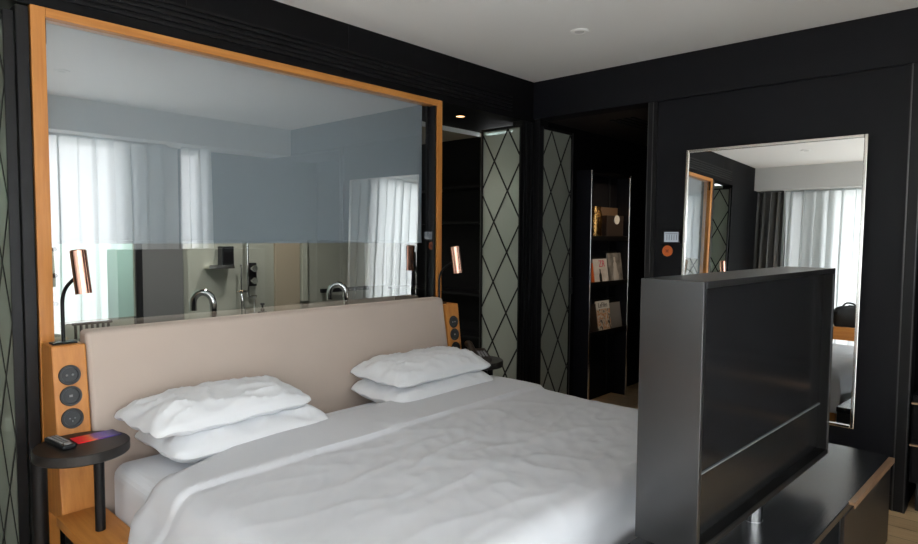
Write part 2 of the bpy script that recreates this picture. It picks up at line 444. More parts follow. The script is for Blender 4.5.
# side window wall
struct(box('wall_left', -1.15, XW, 2.70, YA, 0, 2.43, M['soffit']), 'pale wall end beside the side window', 'wall')
struct(box('wall_left', -1.15, XW, 2.12, 2.46, 0, 2.43, M['soffit']), 'pale column between the side windows', 'wall')
struct(box('wall_front', 3.27, 4.86, -1.05, YW, 0, 2.43, M['wallB']), 'dark wall end beside the front window', 'wall')
struct(box('wall_front', 2.44, 2.98, -1.05, YW, 0, 2.43, M['soffit']), 'pale column between the front windows', 'wall')
def window(n, label, axis, a, b, fixed, mull):
    w = bpy.data.objects.new('window_%d' % n, None); C.objects.link(w); struct(w, label, 'window')
    m = MB(); g = MB(); t = .05
    def put(mb, u0, u1, d0, d1, z0, z1):
        if axis == 'x': mb.box(u0, u1, fixed + d0, fixed + d1, z0, z1)
        else: mb.box(fixed + d0, fixed + d1, u0, u1, z0, z1)
    put(m, a, b, -.05, .03, 0, .08); put(m, a, b, -.05, .03, 2.37, 2.43)
    for u in [a] + mull + [b - t]: put(m, u, u + t, -.05, .03, .08, 2.37)
    put(g, a + t, b - t, -.014, -.006, .08, 2.37)
    m.build('window_frame', M['blackmetal'], w, .003); g.build('window_glass', M['window'], w)
window(2, 'wide side window behind the sheer curtains', 'y', -1.05, 2.12, XW - .06, [.0, 1.06])
window(3, 'narrow side window beside the dark drape', 'y', 2.46, 2.70, XW - .06, [])
window(4, 'wide front window opposite the bed', 'x', -1.15, 2.44, YW - .06, [.05, 1.25])
window(5, 'narrow front window beside the mirror wall', 'x', 2.98, 3.27, YW - .06, [])

def curtain(name, label, cat, axis, a, b, fixed, pleat, amp, mat, seed, z0=.02, z1=2.43, group=None, fold=.31):
    o = thing(name, label, cat, (0, 0, 0), 0, group)
    L = b - a; nu = max(24, int(L / .006))
    def fn(u, v):
        s = a + u * L; z = z0 + (z1 - z0) * v
        ph = s / pleat * 2 * PI + 1.6 * noise.noise(V((s * 2.3, seed, 0)))
        k = amp * (.75 + .5 * noise.noise(V((s * 1.7, seed + 5, z * .3)))) * (1.25 - .45 * v)
        off = k * (math.sin(ph) + .35 * math.sin(2.3 * ph + seed + z * .6)) + .012 * noise.noise(V((s * 3, z * 1.3, seed)))
        s2 = s + fold * pleat * (.75 + .7 * noise.noise(V((s * 2.1, seed + 8, 0)))) * math.cos(ph + .25 * z + .5 * math.sin(z * 1.3 + s))
        return (s2, fixed + off, z) if axis == 'x' else (fixed + off, s2, z)
    m = MB(); m.grid(fn, nu, 14); m.build('curtain_cloth', mat, o)
    m = MB()
    if axis == 'x': m.box(a, b, fixed - .012, fixed + .012, z1 - .022, z1)
    else: m.box(fixed - .012, fixed + .012, a, b, z1 - .022, z1)
    m.build('heading_tape', mat, o)
    return o
curtain('drape', 'charcoal drape hanging at the corner beside the bed wall', 'curtain', 'y', 2.68, 2.98, -.76, .085, .035, M['drape'], 3.)
curtain('sheer_curtain', 'white sheer curtain at the side windows, next to the charcoal drape', 'curtain', 'y', -.30, 2.66, -.80, .15, .03, M['sheer'], 11.)
curtain('sheer_curtain', 'wide white sheer curtain at the front windows opposite the bed', 'curtain', 'x', -.05, 2.80, -.70, .16, .03, M['sheer'], 23.)
curtain('sheer_curtain', 'narrow white sheer curtain at the slim front window', 'curtain', 'x', 2.955, 3.26, -.70, .12, .022, M['sheer'], 31.)

# ------------------------------------------------------------------ bed
bed = thing('bed', 'wide double bed with taupe headboard under white bedding', 'bed', (1.9, 1.9, 0))
def hy(z): return 2.731 + .17 * (z - .4)
m = MB(); x0, x1 = .845 - 1.9, 2.955 - 1.9
z0, z1 = .30, 1.10
m.hexa([(x0, hy(z0) - 1.9, z0), (x1, hy(z0) - 1.9, z0), (x1, hy(z0) - 1.9 + .10, z0), (x0, hy(z0) - 1.9 + .10, z0),
        (x0, hy(z1) - 1.9, z1), (x1, hy(z1) - 1.9, z1), (x1, hy(z1) - 1.9 + .10, z1), (x0, hy(z1) - 1.9 + .10, z1)])
m.build('headboard', M['headboard'], bed, .022, 4)
MB().box(-.98, .98, -.83, .80, .12, .30).build('bed_base', M['oakx'], bed, .006)
MB().box(-.85, .85, -.70, .72, 0, .12).build('plinth', M['blackmetal'], bed)
def mat_fn():
    m = MB(); m.box(-1.035, 1.03, -.86, .765, .30, .595); return m
mt = mat_fn().build('mattress', M['mattress'], bed, .05, 5)

# duvet with its head end turned back
def duvet():
    x0, x1, y_foot, y_head, zt = .850, 2.985, 1.03, 2.45, .632
    r = .085
    dl, df = .30, .30
    Wd = x1 - x0; Ld = y_head - y_foot
    U0, U1 = -(dl), Wd + dl; V1 = Ld + df
    def edge(d):
        """d: how far past the edge along the cloth -> (outward, drop)"""
        if d <= -r: return d, 0.
        a = (d + r) / (r * PI / 2)
        if a < 1: return -r + r * math.sin(a * PI / 2), r - r * math.cos(a * PI / 2)
        e = d - (r * PI / 2 - r)
        return .06 * e, r + e
    step = .0125
    nu = int((U1 - U0) / step); nv = int(V1 / step)
    def fn(u, v):
        s = U0 + (U1 - U0) * u
        q = min(1, max(0, (.62 - s) / .62)); q = q * q * (3 - 2 * q)
        t0 = .20 * q - .95 * max(0, -s - .03)
        t = t0 + (V1 - t0) * v
        # past left edge / right edge / foot edge
        ol, zl = edge(-s); orr, zr = edge(s - Wd); of, zf = edge(t - Ld)
        x = x0 - ol if s < Wd / 2 else x1 + orr
        y = y_foot - of if t > 0 else y_head - t
        inner_l = max(0., -s); inner_r = max(0., s - Wd)
        drop = math.sqrt(max(zl, zr) ** 2 + zf ** 2) if (zl + zr) * zf > 0 else max(zl, zr, zf)
        drop = min(drop, .31)
        z = zt - drop
        side = max(inner_l, inner_r, max(0, t - Ld))
        # turned-back layer at the head
        foldt = .40 + .012 * noise.noise(V((s * 1.5, 3, 0)))
        k = 1 / (1 + math.exp((t - foldt) / .0035))
        h = .021 * k
        h += -.016 * (1 - min(1, max(0, t - t0) / .05))
        # body and creases
        p = V((s, t, 0))
        soft = .013 * noise.noise(p * 2.1 + V((4, 9, 0)))
        w1 = noise.noise(V((s * 3.2 + t * 2.2, t * 6.5 - s * 1.5, 2.)))
        w2 = noise.noise(V((s * 8 + t * 9, t * 3 - s * 4, 7.)))
        cr = (1 - abs(w1)) ** 6 * .009 + (1 - abs(w2)) ** 8 * .004
        mid = max(0., 1 - ((s - 1.15) ** 2 + (t - .95) ** 2 * 1.4) / .8)
        h += soft + (cr * (.35 + .65 * mid)) * (1 - .75 * k)
        h += .004 * noise.noise(V((s * 14, t * 14, 5))) * mid
        if side > 0:
            g = min(1, side / .12)
            out = .022 * g * (math.sin(s * 9 + t * 17 + 2 * noise.noise(V((t * 3, s, 1)))) * .5 + .6 * noise.noise(V((t * 6, s * 6, 9))))
            if inner_l > 0: x -= out + .15 * g * min(1, inner_l / .3) * max(0, min(1, (t - .05) / .3))
            if inner_r > 0: x += out * .6
            if t > Ld: y -= out * .5
        # the head end of the cloth falls back towards the foot on the left side
        return (x, y, z + h)
    m = MB(); m.grid(fn, nu, nv)
    return m
# grid runs head (v = 0) to foot
def build_duvet():
    o = None
    x0, x1, y_foot, y_head = .845, 2.995, .94, 2.44
    m = duvet()
    # mirror the v direction: t = 0 is the head end
    for v in m.bm.verts: pass
    o = m.build('duvet', M['linen'], None, solid=.012)
    return o
dv = build_duvet()
tag(dv, 'white duvet spread over the bed with its head end turned back', 'duvet')

# pillows
def pillow(name, label, loc, rot, W, D, T, seed, group):
    m = MB()
    nu, nv = 64, 44
    def shape(top):
        def fn(u, v):
            a = u * 2 - 1; c = v * 2 - 1
            a2 = math.copysign(abs(a) ** .85, a); c2 = math.copysign(abs(c) ** .85, c)
            # pinched sides
            px = W / 2 * a2 * (1 + .02 * abs(c2) ** 3 - .06 * abs(c2) ** 8 * abs(a2) ** 8)
            py = D / 2 * c2 * (1 + .02 * abs(a2) ** 3 - .09 * abs(a2) ** 8 * abs(c2) ** 8)
            th = max(0., (1 - abs(a2) ** 4.2)) ** .55 * max(0., (1 - abs(c2) ** 3.0)) ** .55
            z = T / 2 * th * (1 if top else -(.62 if loc[2] < .7 else .36))
            e = min(1 - abs(a2), 1 - abs(c2))
            ang = math.atan2(c2, a2)
            rad = math.sin(ang * 9 + 3 * noise.noise(V((a2 * 2, c2 * 2, seed))))
            w = noise.noise(V((a2 * 2.6 + c2, c2 * 3.1 - a2, seed)))
            w3 = noise.noise(V((a2 * 6 + 2 * c2, c2 * 4 - 3 * a2, seed + 2)))
            z += ((1 - abs(w)) ** 5 * .012 - .004) * min(1, e * 5) + (1 - abs(w3)) ** 7 * .004 * min(1, e * 6) * (.25 + a2 * a2) + .004 * rad * min(1, e * 8) * (1 - min(1, e * 1.6))
            z += .018 * noise.noise(V((a2 * 1.3, c2 * 1.3, seed + 9))) * min(1, e * 3)
            z += .010 * noise.noise(V((a2 * 3, c2 * 3, seed + 4))) * (.5 + abs(a2))
            return (px, py, z)
        return fn
    m.grid(shape(True), nu, nv); m.grid(shape(False), nu, nv)
    bmesh.ops.remove_doubles(m.bm, verts=m.bm.verts[:], dist=.0006)
    o = m.build(name, M['pillow']); o.location = loc; o.rotation_euler = rot
    tag(o, label, 'pillow', group)
    return o
R = math.radians
pillow('pillow', 'white pillow on the mattress at bed left, lower of its stack', (1.34, 2.55, .655), (R(1), R(0), R(-1)), .71, .46, .175, 1.5, 'pillows on the bed')
pillow('pillow', 'white pillow at bed left, on top of another pillow', (1.27, 2.575, .752), (R(1), R(0), R(3)), .71, .42, .19, 6.2, 'pillows on the bed')
pillow('pillow', 'white pillow on the mattress near the telephone table, lower of its stack', (2.48, 2.53, .648), (R(1), R(0), R(-1)), .75, .46, .17, 12.5, 'pillows on the bed')
pillow('pillow', 'white pillow nearest the telephone, on top of another pillow', (2.49, 2.56, .738), (R(1), R(0), R(0)), .75, .44, .185, 19.1, 'pillows on the bed')

# ------------------------------------------------------------------ bedside units
def py(z): return 2.755 + .125 * (z - .4)
def bedside_unit(label, sx):
    u = thing('bedside_panel', label, 'bedside panel', (1.9, 2.85, 0), 0, 'oak socket panels beside the headboard')
    a, b = (1.06, 1.182)
    xa, xb = (-b, -a) if sx < 0 else (a + .003, b)
    m = MB(); Z0, Z1 = .36, 1.053
    m.hexa([(xa, py(Z0) - 2.85, Z0), (xb, py(Z0) - 2.85, Z0), (xb, .125, Z0), (xa, .125, Z0),
            (xa, py(Z1) - 2.85, Z1), (xb, py(Z1) - 2.85, Z1), (xb, .125, Z1), (xa, .125, Z1)])
    m.build('back_panel', M['oak'], u, .005)
    xs0, xs1 = (-1.20, -1.038) if sx < 0 else (1.036, 1.20)
    MB().box(xs0, xs1, -.50 if sx < 0 else -.38, -.085, .36, .40).build('shelf', M['oaky'], u, .003)
    MB().box(xs0 + .03, xs1 - .02, -.36, -.08, 0, .36).build('shelf_support', M['blackmetal'], u)
    sl = math.atan(.125)
    xc = (xa + xb) / 2 - (.004 if sx < 0 else 0)
    for k, z in enumerate((.935, .852, .764)):
        mx = Matrix.Translation((xc, py(z) - 2.85, z)) @ Matrix.Rotation(PI / 2 - sl, 4, 'X')
        s = MB().lathe([(0, -.002), (.0395, -.002), (.040, .004), (.038, .007), (.030, .007), (.0285, .003), (0, .003)], 40, mx).build('socket', M['plastic'], u)
        d = MB()
        if k == 0:
            for q in (-.010, .011): d.lathe([(0, .003), (.0045, .003), (.004, .0065), (0, .0065)], 16, mx @ Matrix.Translation((q, 0, 0)))
        elif k == 1: d.box(-.006, .006, -.004, .005, .003, .005, None, mx)
        else:
            for q in (-.009, .009): d.lathe([(0, .003), (.003, .003), (.003, .0055), (0, .0055)], 12, mx @ Matrix.Translation((q, 0, 0)))
            d.box(-.0015, .0015, -.014, -.008, .003, .007, None, mx)
        d.build('socket_insert', M['key'], s)
    return u
bedside_unit('oak panel with three round sockets beside the side table with the remote', -1)
bedside_unit('oak panel with round sockets beside the telephone table', 1)

def reading_lamp(label, base, d):
    l = thing('reading_lamp', label, 'lamp', base, 0, 'copper reading lamps on the bedside panels')
    MB().box(-.045, .045, -.028, .028, 0, .008).build('base_plate', M['blackmetal'], l, .003)
    MB().tube([(0, 0, .006), (0, 0, .08), (0, 0, .165), (.003, -.010, .205), (.010, -.032, .236), (.022, -.066, .262), (.033, -.104, .284)], .0072, 12, None, 6).build('stem', M['blackmetal'], l)
    t = V((.030 + .004 * d, -.106, .383)); b = V((.042 + .006 * d, -.124, .209))
    ax = (b - t)
    mx = Matrix.Translation(t) @ ax.to_track_quat('Z', 'Y').to_matrix().to_4x4(); L = ax.length; r = .0295
    s = MB().lathe([(0, 0), (r - .004, 0), (r, .004), (r, L), (r - .003, L), (r - .003, .012), (0, .012)], 48, mx).build('lamp_shade', M['copper'], l)
    MB().lathe([(0, .03), (.014, .03), (.019, .07), (.014, .10), (0, .11)], 20, mx).build('bulb', M['ceramic'], s)
    return l
reading_lamp('copper reading lamp in front of the oak frame, over the sockets', (.777, 2.895, 1.053), 0)
reading_lamp('copper reading lamp in front of the dark wardrobe recess', (2.972, 2.905, 1.053), 1)

def side_table(label, cx, cy, legs, group):
    t = thing('side_table', label, 'side table', (cx, cy, 0), 0, group)
    MB().lathe([(0, .668), (.157, .668), (.161, .672), (.161, .703), (.157, .707), (0, .707)], 72).build('table_top', M['tabletop'], t)
    for (lx, ly, r, zb) in legs:
        MB().cyl((lx, ly, zb), (lx, ly, .662), r, 20).build('leg', M['blackmetal'], t)
    return t
side_table('small round black side table holding the remote and a bright card', .757, 2.625, [(.022, -.110, .0175, .40), (-.128, .06, .027, 0)], 'round side tables')
side_table('small round black side table holding the telephone', 3.045, 2.62, [(-.012, -.11, .0175, .40), (.128, .06, .027, 0)], 'round side tables')

# remote control
rc = thing('remote_control', 'black remote control with grey buttons on the round table', 'remote control', (.695, 2.665, .707), R(-84))
MB().box(-.085, .085, -.024, .024, 0, .018).build('body', M['plastic'], rc, .006, 3)
for i in range(8):
    for j in range(3):
        MB().box(-.070 + i * .016, -.060 + i * .016, -.017 + j * .0125, -.009 + j * .0125, .018, .0205).build('button', M['key'], rc)
MB().lathe([(0, .018), (.012, .018), (.011, .021), (0, .021)], 24, Matrix.Translation((.067, 0, 0))).build('dial', M['key'], rc)

# printed card
def card_mat():
    m, nt, out = new_mat('printed_card')
    b = nt.nodes.new('ShaderNodeBsdfPrincipled'); b.inputs['Roughness'].default_value = .35
    nt.links.new(b.outputs[0], out.inputs[0])
    tc = nt.nodes.new('ShaderNodeTexCoord'); sp = nt.nodes.new('ShaderNodeSeparateXYZ'); nt.links.new(tc.outputs['Generated'], sp.inputs[0])
    n = nt.nodes.new('ShaderNodeTexNoise'); n.inputs['Scale'].default_value = 6; n.inputs['Detail'].default_value = 4; nt.links.new(tc.outputs['Generated'], n.inputs['Vector'])
    ad = nt.nodes.new('ShaderNodeMath'); ad.operation = 'MULTIPLY_ADD'; ad.inputs[1].default_value = .35; nt.links.new(n.outputs['Fac'], ad.inputs[0])
    sb = nt.nodes.new('ShaderNodeMath'); sb.operation = 'SUBTRACT'; sb.inputs[1].default_value = .17; nt.links.new(sp.outputs[0], sb.inputs[0])
    nt.links.new(sb.outputs[0], ad.inputs[2])
    r = nt.nodes.new('ShaderNodeValToRGB'); e = r.color_ramp.elements
    e[0].position = 0; e[0].color = (.85, .01, .03, 1); e[1].position = 1; e[1].color = (.05, .04, .10, 1)
    for p, c in ((.25, (.9, .03, .03, 1)), (.38, (.85, .22, .06, 1)), (.47, (.22, .06, .30, 1)), (.7, (.12, .07, .42, 1))):
        q = e.new(p); q.color = c
    nt.links.new(ad.outputs[0], r.inputs[0]); nt.links.new(r.outputs[0], b.inputs['Base Color'])
    return m
cd = MB().box(-.078, .078, -.042, .042, 0, .004).build('printed_card', card_mat()); cd.location = (.820, 2.672, .707); cd.rotation_euler = (0, 0, R(3))
tag(cd, 'bright red and violet printed card on the round black table', 'card')

# telephone on the far table
ph = thing('telephone', 'dark telephone on the round table past the pillows', 'telephone', (3.04, 2.62, .707), R(-35))
MB().hexa([(-.07, -.09, 0), (.07, -.09, 0), (.07, .09, 0), (-.07, .09, 0), (-.07, -.09, .025), (.07, -.09, .025), (.07, .09, .06), (-.07, .09, .06)]).build('phone_base', M['brown'], ph, .006)
MB().tube([(-.045, -.10, .035), (-.045, -.06, .058), (-.045, .05, .092), (-.045, .10, .088)], .022, 14, None, 5).build('handset', M['brown'], ph)
for i in range(4):
    for j in range(3): MB().box(0 + j * .02, .013 + j * .02, -.06 + i * .024, -.045 + i * .024, .026 + .0047 * i, .039 + .0047 * i).build('button', M['key'], ph)

# ------------------------------------------------------------------ leaning mirror on the charcoal wall
mi = thing('wall_mirror', 'tall chrome framed mirror leaning on the charcoal wall', 'mirror', (XB - .078, 1.218, .44))
mi.rotation_euler = (0, R(1.7), R(-1.1))
hw, H2, fw, dp = .515, 1.643, .019, .024
m = MB(); m.box(-dp, 0, -hw, -hw + fw, 0, H2).box(-dp, 0, hw - fw, hw, 0, H2).box(-dp, 0, -hw + fw, hw - fw, 0, fw).box(-dp, 0, -hw + fw, hw - fw, H2 - fw, H2)
m.build('mirror_frame', M['chromeb'], mi, .004)
box('mirror_glass', -.016, -.010, -hw + fw, hw - fw, fw, H2 - fw, M['mirror'], mi)
MB().box(-.010, -.002, -hw + .01, hw - .01, .01, H2 - .01).build('backing_board', M['plastic'], mi)

# thermostat and orange disc
t = thing('thermostat', 'small thermostat with lit grey screen beside the mirror', 'thermostat', (XB, 1.838, 1.508))
MB().box(-.014, 0, -.068, .068, -.044, .044).build('housing', M['blackmetal'], t, .003)
s = MB().box(-.0155, -.014, -.056, .044, -.034, .034).build('screen', M['lcd'], t)
m = MB()
for k, y in enumerate((-.045, -.028, -.012, .006, .022)):
    m.box(-.0162, -.0155, y, y + .004, -.022, .016)
m.box(-.0162, -.0155, -.05, .036, .020, .024)
m.build('screen_digits', M['lcddark'], s)
d = thing('indicator_button', 'round orange button below the thermostat', 'button', (XB + .001, 1.862, 1.412))
rx = Matrix.Rotation(-PI / 2, 4, 'Y')
MB().lathe([(0, 0), (.037, 0), (.038, .004), (.034, .008), (0, .008)], 40, rx).build('disc', M['orange'], d)
m = MB()
for a in (PI / 4, -PI / 4):
    mx = rx @ Matrix.Rotation(a, 4, 'Z'); m.box(-.014, .014, -.0035, .0035, .008, .0095, None, mx)
m.build('cross_mark', M['orangedark'], d)

# ------------------------------------------------------------------ magazine rack in the hallway
rk = thing('magazine_rack', 'tall black magazine rack with chrome frame in the hallway', 'rack', (5.095, 2.974, 0))
W2 = .355
m = MB(); m.box(-W2, -W2 + .022, -.15, -.004, .0, 2.08).box(W2 - .022, W2, -.15, -.004, .0, 2.08).box(-W2 + .022, W2 - .022, -.15, -.004, 2.058, 2.08)
m.build('rack_side', M['wallB'], rk, .002)
m = MB(); m.box(-W2, -W2 + .024, -.158, -.15, .0, 2.08).box(W2 - .024, W2, -.158, -.15, .0, 2.08).box(-W2 + .024, W2 - .024, -.158, -.15, 2.058, 2.08)
m.build('rack_frame', M['chromeb'], rk, .003)
MB().box(-W2 + .022, W2 - .022, -.024, -.006, .02, 2.058).build('back_board', M['wallB'], rk)
for k, z in enumerate((1.49, 1.085, .645)):
    m = MB(); m.box(-W2 + .022, W2 - .022, -.145, -.024, z - .018, z).box(-W2 + .022, W2 - .022, -.148, -.138, z, z + .025)
    m.build('rack_shelf', M['blackmetal'], rk)
    MB().box(-W2 + .022, W2 - .022, -.032, -.024, z + .16, z + .29).build('back_strip', M['brass'] if k == 0 else M['plastic'], rk)
MB().box(.17, .20, -.03, -.024, .04, 2.05).build('upright_rail', M['plastic'], rk)

vb = thing('vase', 'hammered gold vase on the top rack shelf', 'vase', (4.94, 2.895, 1.49))
MB().lathe([(0, 0), (.052, 0), (.06, .02), (.058, .09), (.064, .15), (.058, .22), (.046, .26), (.050, .285), (.042, .285), (.040, .26), (.05, .2), (.05, .05), (0, .03)], 32).build('vase_body', M['gold'], vb)
bx = thing('gift_box', 'dark brown box with a round white badge on the top rack shelf', 'box', (5.235, 2.895, 1.49), R(-4))
MB().box(-.135, .135, -.04, .04, 0, .19).build('box_body', M['brown'], bx, .004)
MB().box(-.137, .137, -.042, .042, .17, .212).build('box_lid', M['brown'], bx, .004)
MB().lathe([(0, 0), (.042, 0), (.042, .003), (0, .003)], 32, Matrix.Translation((.02, -.042, .175)) @ Matrix.Rotation(PI / 2, 4, 'X')).build('badge', M['white'], bx)

def cover_mat(name, stops, scale=4., seed=0.):
    m, nt, out = new_mat(name)
    b = nt.nodes.new('ShaderNodeBsdfPrincipled'); b.inputs['Roughness'].default_value = .35
    nt.links.new(b.outputs[0], out.inputs[0])
    tc = nt.nodes.new('ShaderNodeTexCoord'); mp = nt.nodes.new('ShaderNodeMapping'); mp.inputs['Location'].default_value = (seed, seed * 2, 0)
    nt.links.new(tc.outputs['Generated'], mp.inputs[0])
    n = nt.nodes.new('ShaderNodeTexNoise'); n.inputs['Scale'].default_value = scale; n.inputs['Detail'].default_value = 3; nt.links.new(mp.outputs[0], n.inputs['Vector'])
    r = nt.nodes.new('ShaderNodeValToRGB'); e = r.color_ramp.elements
    e[0].position = stops[0][0]; e[0].color = (*stops[0][1], 1); e[1].position = stops[-1][0]; e[1].color = (*stops[-1][1], 1)
    for p, c in stops[1:-1]: q = e.new(p); q.color = (*c, 1)
    nt.links.new(n.outputs['Fac'], r.inputs[0]); nt.links.new(r.outputs[0], b.inputs['Base Color'])
    return m
def magazine(label, x, z, w, h, mat, lean=8., group='magazines on the hallway rack'):
    o = thing('magazine', label, 'magazine', (x, 2.868, z), 0, group); o.rotation_euler = (R(-lean), 0, 0)
    MB().box(-w / 2, w / 2, -.003, .003, 0, h).build('cover', mat, o)
    MB().box(-w / 2 + .003, w / 2 - .001, .003, .007, .002, h - .002).build('pages', M['white'], o)
    return o
UP = Matrix.Rotation(PI / 2, 4, 'X')
m1 = magazine('orange magazine at the end of the middle rack shelf', 4.85, 1.085, .12, .19, M['orange'])
m2 = magazine('white magazine with pink title and dark bottle on the rack', 5.03, 1.085, .25, .225, cover_mat('white_cover', ((.3, (.62, .60, .60)), (.7, (.80, .78, .77)))))
text('cover_title', 'ZR', .085, pbr('pink_print', (.70, .04, .16), .4), Matrix.Translation((.03, -.0035, .178)) @ UP, m2)
MB().lathe([(0, 0), (.020, 0), (.022, .02), (.022, .06), (.009, .085), (.009, .115), (0, .115)], 20, Matrix.Translation((-.01, -.0032, .018)) @ Matrix.Diagonal((1, .12, 1, 1))).build('cover_picture', M['plastic'], m2)
m3 = magazine('grey photo magazine with a standing figure on the rack', 5.30, 1.085, .26, .275, cover_mat('grey_cover', ((.35, (.10, .10, .10)), (.65, (.38, .38, .38))), 2.5, 3.))
MB().lathe([(0, 0), (.045, 0), (.05, .05), (.028, .12), (.032, .155), (.012, .175), (.018, .195), (.014, .215), (0, .22)], 24, Matrix.Translation((.0, -.0032, .02)) @ Matrix.Diagonal((1, .1, 1, 1))).build('cover_picture', pbr('pale_print', (.55, .55, .55), .5), m3)
m4 = magazine('dark brown magazine on the lowest rack shelf', 4.89, .645, .19, .26, M['brown'])
m5 = magazine('colourful film magazine with white masthead on the lowest rack shelf', 5.105, .645, .24, .28, cover_mat('film_cover', ((.36, (.05, .03, .02)), (.46, (.75, .70, .62)), (.54, (.60, .25, .06)), (.64, (.8, .76, .7))), 5., 8.))
MB().box(-.12, .12, -.0042, -.003, .205, .28).build('masthead', M['white'], m5)
text('cover_title', 'LeFilm', .062, M['plastic'], Matrix.Translation((0, -.0048, .240)) @ UP, m5)
m6 = magazine('plain grey magazine beside the film magazine', 5.33, .645, .20, .25, M['greydoor'])

# ------------------------------------------------------------------ console and television at the foot of the bed
rz = R(-2.3)
cz = .47
cs = thing('media_console', 'low black console with brass pull at the foot of the bed', 'console', (2.29, .735, 0), rz)
L2 = 1.29; D0, D1 = -.22, .22
MB().box(-L2, L2, D0, D1, cz - .032, cz).build('console_top', M['console'], cs, .003)
m = MB(); m.box(-L2 + .01, L2 - .02, D1 - .02, D1 - .002, .05, cz - .032).box(L2 - .03, L2 - .012, D0 + .02, D1 - .02, .05, cz - .032)
m.box(-L2 + .012, -L2 + .03, D0 + .02, D1 - .02, .05, cz - .032).box(.44, .46, D0 + .01, D1 - .02, .05, cz - .032).box(-L2 + .03, L2 - .03, D0 + .02, D1 - .02, .05, .07)
m.build('carcass', M['plastic'], cs)
MB().box(-L2 + .05, L2 - .05, D0 + .06, D1 - .03, 0, .05).build('plinth', M['plastic'], cs)
dr = MB().box(.462, L2 - .01, D0 - .002, D0 + .018, .055, cz - .036).build('drawer', pbr('brown_black_front', (.022, .018, .016), .4), cs, .002)
m = MB(); m.box(.535, L2 - .03, D0 - .020, D0 + .004, cz - .010, cz + .0015).box(.535, L2 - .03, D0 - .020, D0 - .016, cz - .022, cz - .010)
m.build('pull_strip', pbr('tan_bronze_pull', (.36, .215, .125), .35, .2), dr, .0015)

TVW, TVH, TVT = 1.28, .796, .194
tv = thing('television', 'swivelling television in a dark steel box on the console', 'television', (2.391, .743, .583), R(-2.62))
hw = TVW / 2; y0 = -TVT / 2; y1 = TVT / 2; f = .020; rec = .038
m = MB()
m.box(-hw, -hw + f, y0, y1, 0, TVH).box(hw - f, hw, y0, y1, 0, TVH).box(-hw + f, hw - f, y0, y1, TVH - f, TVH).box(-hw + f, hw - f, y0, y1, 0, f)
m.box(-hw + f, hw - f, y1 - .02, y1, f, TVH - f)
m.build('steel_housing', M['steel'], tv, .0015)
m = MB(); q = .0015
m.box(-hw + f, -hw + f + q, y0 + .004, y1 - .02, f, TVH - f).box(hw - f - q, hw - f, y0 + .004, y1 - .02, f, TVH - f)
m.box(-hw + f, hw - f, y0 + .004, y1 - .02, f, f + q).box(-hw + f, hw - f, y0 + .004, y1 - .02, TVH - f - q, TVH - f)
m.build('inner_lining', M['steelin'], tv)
zs = TVH * .268
MB().box(-hw + f, hw - f, y0 + rec, y0 + rec + .03, zs + .004, TVH - f).build('screen', M['screen'], tv)
MB().box(-hw + f, hw - f, y0 + rec, y0 + rec + .03, f, zs - .002).build('speaker_panel', M['grille'], tv)
MB().box(-hw + f, hw - f, y0 + rec - .005, y0 + rec + .03, zs - .0015, zs + .003).build('divider_strip', pbr('pale_divider', (.16, .17, .17), .3), tv)
m = MB(); m.cyl((.0, -.02, -.113), (.0, -.02, 0), .034, 40); m.lathe([(0, -.113), (.037, -.113), (.037, -.111), (.035, -.110), (0, -.110)], 40, Matrix.Translation((0, -.02, 0)))
m.build('swivel_post', M['chrome'], tv)

# minibar cabinet past the pillar
cb = thing('drawer_cabinet', 'black cabinet with brass pulls past the black pillar', 'cabinet', (XB + .32, -.05, 0))
MB().box(-.30, .29, -.75, .508, .17, .655).build('cabinet_body', M['black'], cb, .003)
MB().box(-.24, .28, -.74, .48, 0, .17).build('plinth', M['plastic'], cb)
for z0, z1 in ((.425, .645), (.18, .415)):
    d = MB().box(-.315, -.30, -.74, .497, z0, z1).build('drawer', M['black'], cb, .002)
    MB().box(-.335, -.315, -.7, .508, z1 - .032, z1 - .024).build('pull', M['brass'], d)

# ------------------------------------------------------------------ ceiling fittings
for lab, x, y in (('flush round ceiling fitting above the bed, towards the corner', 3.29, 2.06), ('flush round ceiling fitting over the middle of the room', 1.51, .54), ('flush round ceiling fitting near the side windows', .35, 2.1)):
    c = thing('ceiling_fitting', lab, 'ceiling light', (x, y, ZC), 0, 'flush ceiling fittings')
    MB().lathe([(0, -.006), (.030, -.006), (.036, -.010), (.052, -.008), (.055, 0), (0, 0)], 36).build('trim_ring', M['ceil'], c)
    MB().lathe([(0, -.0085), (.026, -.0085), (.028, -.006), (0, -.006)], 30).build('lens', M['soffit'], c)

def downlight(label, x, y, z, power, col, mat, size=.05, spot=2.4, aim=(0, 0, 0)):
    c = thing('downlight', label, 'ceiling light', (x, y, z), 0, 'recessed downlights')
    MB().lathe([(size * .8, -.004), (size, -.004), (size * 1.05, 0), (size * .8, 0), (size * .8, -.004)], 36).build('trim_ring', M['blackmetal'], c)
    MB().lathe([(0, -.003), (size * .78, -.003), (size * .78, 0), (0, 0)], 30).build('lens', mat, c)
    ld = bpy.data.lights.new('downlight_lamp', 'SPOT'); ld.energy = power; ld.color = col; ld.spot_size = spot; ld.spot_blend = .8; ld.shadow_soft_size = .04
    lo = bpy.data.objects.new('downlight_lamp', ld); C.objects.link(lo); lo.location = (0, 0, -.02); lo.rotation_euler = aim; lo.parent = c
downlight('warm downlight in the black recess right of the bed', 3.89, 3.57, 2.50, 2.5, (1, .62, .32), M['lampwarm'], .045)
downlight('added bathroom fill lamp over the basins', 1.9, 3.75, 2.50, 40, (1, .97, .90), M['addedlamp'])  # added lamp, out of view, to brighten the bathroom behind the glass
downlight('added bathroom fill lamp near the shower', 2.9, 4.6, 2.46, 45, (1, .96, .88), M['addedlamp'])  # second unseen fill lamp, added to lift the bathroom back wall
